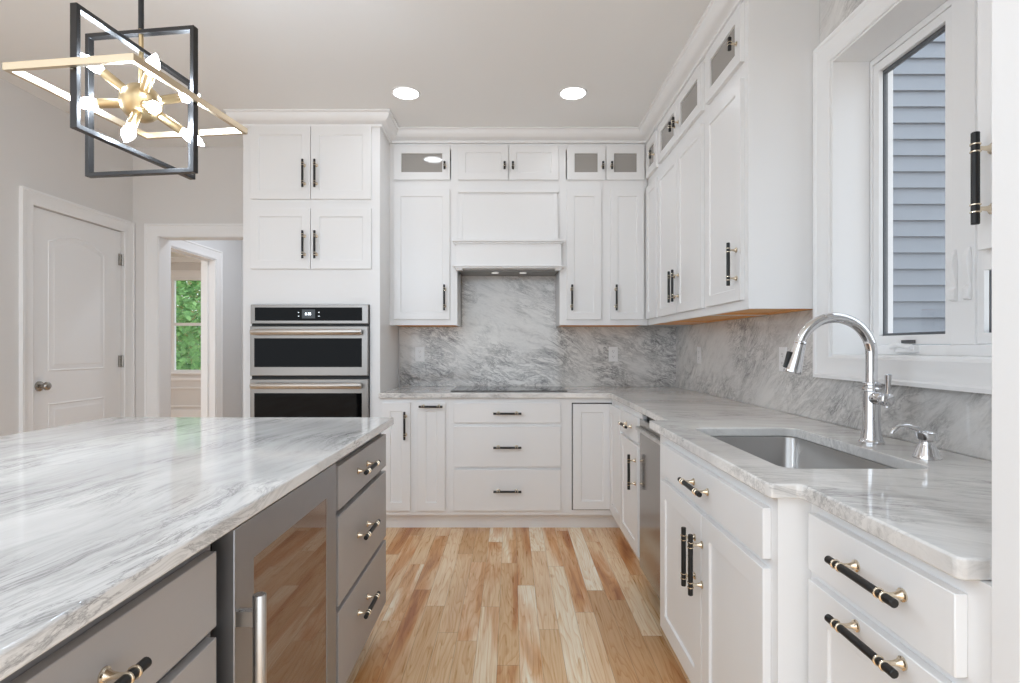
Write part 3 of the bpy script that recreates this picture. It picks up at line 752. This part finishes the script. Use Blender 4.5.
# near drawer base
t = thing('base_cabinet', 'white drawer cabinet nearest the camera on the right', 'cabinet', (.95, .98, 0))
MB().box(FX, 1.291, .757, 1.2230, BZ0, BZ1).build('body', WHITE, t, bevel=.0006)
MB().box(.750, .765, .757, 1.2230, 0, BZ0).build('toe_kick', WHITE, t)
drawer(t, fF, .803, 1.200, .743, .868, (.971, .818, False))
drawer(t, fF, .803, 1.200, .440, .721, (.971, .703, False), shaker=True)
drawer(t, fF, .803, 1.200, .141, .420, (.966, .385, False), shaker=True)
# tall side panel of the refrigerator bay
m = MB().box(.672, WR - .001, .713, .7555, 0, CEIL - .001)
pn = m.build('refrigerator_surround', WHITE, None, bevel=.001); tag(pn, 'tall white refrigerator surround panel rising floor to ceiling at the right edge', 'cabinet panel')
m = MB()
for zz in (.877 - .02,): m.lathe((.7165 - .0, .7135, .8785), (0, -1, 0), [(0, .006), (.002, .006), (.003, .004)], 14)
m.build('screw_cap', NICKELB, pn, smooth=40)

# ------------------------------------------------------------------ sink, faucet, dispenser, cooktop
def ringpts(inset, z, r): return [(x, y, z) for x, y in rrect(SK[0] + inset, SK[1] - inset, SK[2] + inset, SK[3] - inset, r)]
m = MB().loft([ringpts(-.016, CB - .0005, .06), ringpts(.000, CB - .0005, .045), ringpts(.002, CB - .004, .045), ringpts(.006, .72, .045), ringpts(.018, .704, .035), ringpts(.05, .700, .02)], cap=False)
m._f([m.bm.verts.new(p) for p in ringpts(.05, .700, .02)])
m.loft([ringpts(-.016, CB - .0006, .06), ringpts(-.014, CB - .006, .06), ringpts(-.002, CB - .008, .05), ringpts(.003, .700, .045), ringpts(.05, .695, .02)], cap=False)
sk = m.build('sink', SINKM, None, smooth=40); tag(sk, 'undermount stainless steel sink bowl in the right worktop', 'sink')
MB().lathe((.88, 1.72, .7005), (0, 0, 1), [(0, .045), (.003, .045), (.004, .036), (.0015, .030), (.001, .005)], 28).build('drain', CHROME, sk, smooth=40)
FXc, FYc = 1.150, 1.722
fct = thing('faucet', 'tall chrome gooseneck kitchen faucet with pull-down head behind the sink', 'faucet', (FXc, FYc, CT))
MB().lathe((FXc, FYc, CT + .0003), (0, 0, 1), [(0, .036), (.006, .036), (.010, .032), (.016, .0305), (.030, .0275), (.050, .0245), (.165, .0235), (.168, .0270), (.174, .0270), (.178, .0240), (.184, .0240), (.186, .0265), (.192, .0265), (.195, .020)], 32).build('body', CHROME, fct, smooth=35)
NR = .117; zc = 1.213; path = [(FXc, FYc, z) for z in (1.12, 1.16, 1.19)]
for a in range(0, 166, 7): path.append((FXc - NR + NR * math.cos(R(a)), FYc, zc + NR * math.sin(R(a))))
m = MB().tube(path, .0168, 20); m.build('neck', CHROME, fct, smooth=40)
e = Vector(path[-1]); dr = (Vector(path[-1]) - Vector(path[-2])).normalized(); dr = Vector((-.26, 0, -.965)).normalized()
hd = MB().lathe(e, dr, [(-.004, .0168), (.0, .019), (.004, .019), (.006, .0175), (.045, .0215), (.085, .0255), (.095, .0265), (.100, .0265), (.102, .024)], 28).build('spray_head', CHROME, fct, smooth=35)
pb = e + dr * .062; sd_ = Vector((-dr.z * -1, 0, dr.x)).normalized(); sd_ = Vector((-.97, 0, .22))
m = MB(); ax2 = Vector((0, 1, 0))
c = pb + sd_ * .0245
m.loft([[c + dr * a + ax2 * b + sd_ * w for b, w in ((-.008, -.006), (-.008, .003), (-.005, .007), (.005, .007), (.008, .003), (.008, -.006))] for a in (-.026, -.022, .022, .026)])
m.build('spray_button', BLACK, hd, bevel=.001, smooth=50)
m = MB().lathe((FXc, FYc - .015, 1.075), (0, -1, 0), [(0, .020), (.030, .020), (.034, .0175), (.040, .0175), (.044, .0205), (.062, .0205), (.066, .016), (.068, .005)], 24)
m.build('lever_hub', CHROME, fct, smooth=40)
m = MB().tube([(FXc, FYc - .071, 1.052), (FXc, FYc - .072, 1.075), (FXc, FYc - .074, 1.11), (FXc, FYc - .076, 1.145), (FXc, FYc - .077, 1.152)], [.0085, .0075, .0062, .0095, .0098], 16)
m.build('lever', CHROME, fct, smooth=40)
DXc, DYc = 1.148, 1.490
dsp = thing('soap_dispenser', 'small chrome soap dispenser with curved spout beside the faucet', 'soap dispenser', (DXc, DYc, CT))
MB().lathe((DXc, DYc, CT + .0003), (0, 0, 1), [(0, .0335), (.004, .0335), (.010, .030), (.030, .0225), (.036, .0195), (.040, .0175), (.047, .0175), (.052, .0235), (.066, .0265), (.071, .0265), (.075, .021), (.077, .004)], 28).build('body', CHROME, dsp, smooth=35)
m = MB().tube([(DXc - .010, DYc, 1.000), (DXc - .030, DYc, 1.012), (DXc - .055, DYc, 1.019), (DXc - .078, DYc, 1.016), (DXc - .094, DYc, 1.004), (DXc - .097, DYc, .997)], [.0085, .0075, .0065, .0060, .0060, .0060], 14)
m.build('spout', CHROME, dsp, smooth=50)
ck = thing('cooktop', 'black glass cooktop set flush in the back worktop', 'cooktop', (-.015, 3.96, CT))
MB().box(-.420, .392, 3.745, 4.165, CT + .0004, CT + .0055).build('glass_surface', COOKG, ck, bevel=.0015)
m = MB()
for (x, y, r) in ((-.24, 3.87, .085), (.20, 3.87, .10), (-.24, 4.06, .075), (.20, 4.06, .075), (-.02, 3.98, .11)):
    n = 40
    m.loft([[(x + rr * math.cos(2 * math.pi * i / n), y + rr * math.sin(2 * math.pi * i / n), CT + .0056 + dz) for rr, dz in ((r, 0), (r - .002, 0), (r - .002, .0002), (r, .0002))] for i in range(n)], closed=True)
m.build('burner_rings', mat('burner_ring_print', rgb(70, 70, 72), .3), ck)

# outlets
def outlet(label, f, u, v):
    t = thing('wall_outlet', label, 'outlet', f(u, v, 0), 'white outlets on the marble backsplash')
    m = MB(); fbox(m, f, u - .036, u + .036, v - .058, v + .058, .0002, .005); m.build('cover_plate', OUTLETM, t, bevel=.002)
    for dv in (-.021, .021):
        m = MB(); fbox(m, f, u - .017, u + .017, v + dv - .015, v + dv + .015, .005, .0065); rc = m.build('receptacle', OUTLETM, t, bevel=.002)
        m = MB()
        fbox(m, f, u - .0075, u - .0055, v + dv - .002, v + dv + .008, .0064, .0068); fbox(m, f, u + .0055, u + .0075, v + dv - .002, v + dv + .008, .0064, .0068)
        fbox(m, f, u - .0025, u + .0025, v + dv - .010, v + dv - .006, .0064, .0068)
        m.build('slots', SLOT, rc)
fs1 = back(4.230); fs2 = right(SX)
outlet('white outlet on the back splash left of the cooktop', fs1, -.713, 1.183)
outlet('white outlet on the back splash right of the cooktop', fs1, .800, 1.183)
outlet('white outlet on the right-hand marble wall near the corner', fs2, 3.70, 1.183)
outlet('white outlet on the right-hand marble wall behind the faucet head', fs2, 2.560, 1.180)

# ------------------------------------------------------------------ island
GX = -.560; fI = isle(GX); IZ1 = .862
isl = thing('island_cabinet', 'grey drawer cabinets of the island with wine cooler bay', 'cabinet', (-.95, 1.3, 0))
m = MB().box(-1.40, GX, 1.664, 2.325, .10, .8985).box(-1.40, GX, .28, 1.006, .10, .8985).box(-1.40, -1.22, 1.006, 1.664, .10, .8985).box(-1.22, GX, 1.006, 1.664, .889, .8985)
m.build('body', ISLEB, isl)
MB().box(-1.37, -.63, .30, 1.006, 0, .10).box(-1.37, -.63, 1.664, 2.26, 0, .10).build('toe_kick', ISLEB, isl)
for (a, b, hc) in ((1.690, 2.333, 1.965), (.345, .991, .655)):
    for z0, z1, hz in ((.724, IZ1, .800), (.423, .704, .640 if False else .574), (.136, .405, .300)):
        drawer(isl, fI, a, b, z0, z1, (hc, hz, False), material=ISLE)
cl = thing('wine_cooler', 'stainless undercounter wine cooler with tinted glass door in the island', 'wine cooler', (-.85, 1.335, 0))
MB().box(-1.20, -.585, 1.016, 1.654, .012, .880).build('body', DARKM, cl)
fC = isle(-.575)
d = MB().panel(fC, 1.035, 1.638, .105, .886, .045, .085, .080, hole=True).build('door', STEELY, cl, bevel=.002)
MB().box(-.540, -.5325, 1.105, 1.568, .18, .812).build('glass_pane', COOLG, d)
m = MB(); hx, hy = -.487, 1.046
m.tube([(hx, hy, .20), (hx, hy, .202), (hx, hy, .755), (hx, hy, .757)], [.0115, .0125, .0125, .0115], 20)
for zz in (.712, .250): m.box(-.531, hx - .008, hy - .008, hy + .008, zz - .015, zz + .015)
m.build('handle', STEELV, d, smooth=40)
MB().box(-.60, -.59, 1.02, 1.65, .012, .10).build('vent_grille', DARKM, cl)

# ------------------------------------------------------------------ chandelier
CX, CY, CZ = -1.120, 1.635, 1.975
ch = thing('chandelier', 'sputnik chandelier with black and gold rectangular frames over the island', 'chandelier', (CX, CY, CEIL))
yaw = Matrix.Rotation(R(-7), 3, 'Z')
def cp_(x, y, z): v = yaw @ Vector((x, y, z)); return (CX + v.x, CY + v.y, CZ + v.z)
def rect_frame(name, ax1, ax2, h1, h2, material, dep=.020, th=.012):
    A, B = Vector(ax1), Vector(ax2); Nn = A.cross(B)
    rings = []
    for sa, sb in ((-1, -1), (1, -1), (1, 1), (-1, 1)):
        r_ = []
        for k_, w_ in ((0, -1), (0, 1), (1, 1), (1, -1)):
            p = A * sa * (h1 - k_ * th) + B * sb * (h2 - k_ * th) + Nn * w_ * dep / 2
            r_.append(cp_(*p))
        rings.append(r_)
    return MB().loft(rings, closed=True).build(name, material, ch, bevel=.0008)
rect_frame('black_frame', (1, 0, 0), (0, 0, 1), .180, .218, BLKMETAL)
rect_frame('black_frame', (0, 1, 0), (0, 0, 1), .222, .164, BLKMETAL)
rect_frame('gold_frame', (1, 0, 0), (0, 1, 0), .190, .240, BRASSF)
MB().lathe((CX, CY, CZ), (0, 0, 1), [(-.057 * math.cos(R(a)), .057 * math.sin(R(a))) for a in range(0, 181, 12)], 28).build('hub', BRASS, ch, smooth=60)
MB().tube([(CX, CY, CZ + .04), (CX, CY, CZ + .222)], .0065, 12).build('lower_stem', BRASS, ch, smooth=40)
MB().tube([(CX, CY, CZ + .222), (CX, CY, CEIL - .02)], .0075, 12).build('stem', BLACK, ch, smooth=40)
MB().lathe((CX, CY, CEIL - .0005), (0, 0, -1), [(0, .065), (.012, .065), (.022, .055), (.026, .012), (.03, .008)], 28).build('canopy', BLACK, ch, smooth=40)
dirs = [(-.70, -.30, .60), (.62, -.60, .42), (-.95, -.10, -.05), (.14, -.55, -.82), (.66, -.62, -.36), (-.60, .65, .35), (.50, .70, .45), (.66, .50, -.45)]
for dv in dirs:
    dv = Vector(dv).normalized(); o_ = Vector((CX, CY, CZ))
    soc = MB().lathe(o_ + dv * .046, dv, [(0, .007), (.006, .007), (.008, .0135), (.070, .0145), (.074, .0125)], 20).build('socket', BRASS, ch, smooth=40)
    MB().lathe(o_ + dv * .1205, dv, [(0, .010), (.006, .011), (.018, .0165), (.030, .0180), (.044, .0150), (.058, .0085), (.068, .0035), (.071, .0005)], 20).build('bulb', BULB, soc, smooth=60)

# ------------------------------------------------------------------ recessed ceiling lights
for i, (x, y, lab) in enumerate(((-.650, 3.342, 'round recessed ceiling light on the left, near the tall cabinet'), (.384, 3.342, 'round recessed ceiling light on the right, near the wall cabinets'))):
    t = thing('ceiling_light', lab or 'recessed ceiling light out of view above the camera', 'ceiling light', (x, y, CEIL), 'recessed ceiling lights')
    n = 36
    MB().loft([[(x + r_ * math.cos(2 * math.pi * j / n), y + r_ * math.sin(2 * math.pi * j / n), CEIL - z_) for r_, z_ in ((.090, .0004), (.088, .004), (.080, .006), (.076, .003), (.076, .0004))] for j in range(n)], closed=True).build('trim_ring', TRIM, t, smooth=40)
    MB().lathe((x, y, CEIL - .0004), (0, 0, -1), [(0, .076), (.003, .076)], n).build('lens', LED, t)
    ld = bpy.data.lights.new('downlight', 'AREA'); ld.shape = 'DISK'; ld.size = .15; ld.energy = DOWNLIGHT_W; ld.color = (.9, .96, 1.04); ld.spread = R(170)
    lo = bpy.data.objects.new('downlight_lamp', ld); C.objects.link(lo); lo.location = (x, y, CEIL - .006)
# added area lights, unseen, to brighten the hall and the far room
for x, y, e_ in ((-2.1, 5.1, 8), (-4.8, 7.0, 18)):
    ld = bpy.data.lights.new('hall_fill', 'AREA'); ld.shape = 'DISK'; ld.size = .3; ld.energy = e_; ld.color = (.9, .96, 1.05)
    lo = bpy.data.objects.new('hall_fill', ld); C.objects.link(lo); lo.location = (x, y, CEIL - .01)

# ------------------------------------------------------------------ outside: lawn and trees beyond the far window
struct(MB().box(-40, 20, 9.8, 40, -.6, -.5).build('ground', mat('lawn', rgb(96, 120, 70), .9)))
def leafmat(name, a, b):
    q = N(name); tc = q.n('TexCoord'); no = q.n('TexNoise', i_Scale=3.0, i_Detail=4.0); q.l(tc.outputs['Object'], no.inputs['Vector'])
    q.l(q.ramp(no.outputs[0], [(.35, a), (.65, b)]), q.b.inputs['Base Color']); q.b.inputs['Roughness'].default_value = .6
    return q.m
LEAFS = [leafmat('leaf_green', rgb(70, 130, 60), rgb(150, 200, 120)), leafmat('leaf_olive', rgb(80, 120, 60), rgb(190, 180, 110))]
BARK = mat('bark', rgb(150, 140, 125), .9)
def tree(x, y, hh, lab, li, n=9000):
    t = thing('tree', lab, 'tree', (x, y, -.5), 'trees outside the far window')
    MB().tube([(x, y, -.5), (x + .08, y, 1.2), (x - .05, y, hh * .6), (x + .1, y, hh * .9)], [.13, .10, .07, .03], 10).build('trunk', BARK, t, smooth=50)
    m = MB(); bm = m.bm
    for i in range(n):
        th = random.uniform(0, 6.283); zz = random.uniform(.05, 1); rr = (1.9 * math.sin(math.pi * min(1, zz * .85 + .12)) + .3) * math.sqrt(random.random())
        p = Vector((x + rr * math.cos(th), y + rr * math.sin(th), -.3 + zz * hh)); s_ = random.uniform(.05, .12)
        a = Vector((random.gauss(0, 1), random.gauss(0, 1), random.gauss(0, 1))).normalized(); b = a.orthogonal().normalized()
        vs = [bm.verts.new(p + a * s_), bm.verts.new(p + b * s_ * .5), bm.verts.new(p - a * s_), bm.verts.new(p - b * s_ * .5)]
        bm.faces.new(vs)
    m.build('foliage', LEAFS[li], t)
for i, (x, y, hh, li, lab) in enumerate(((-6.9, 12.6, 5.5, 0, 'bright green tree nearest the far window'), (-9.6, 16.9, 7, 1, 'olive and orange tinted tree outside, left of the green one'),
                                     (-9.4, 22.0, 9, 0, 'tall green tree at the back outside the far window'), (-14.0, 21.0, 9, 0, 'distant green tree filling the far window on the left'))):
    tree(x, y, hh, lab, li)
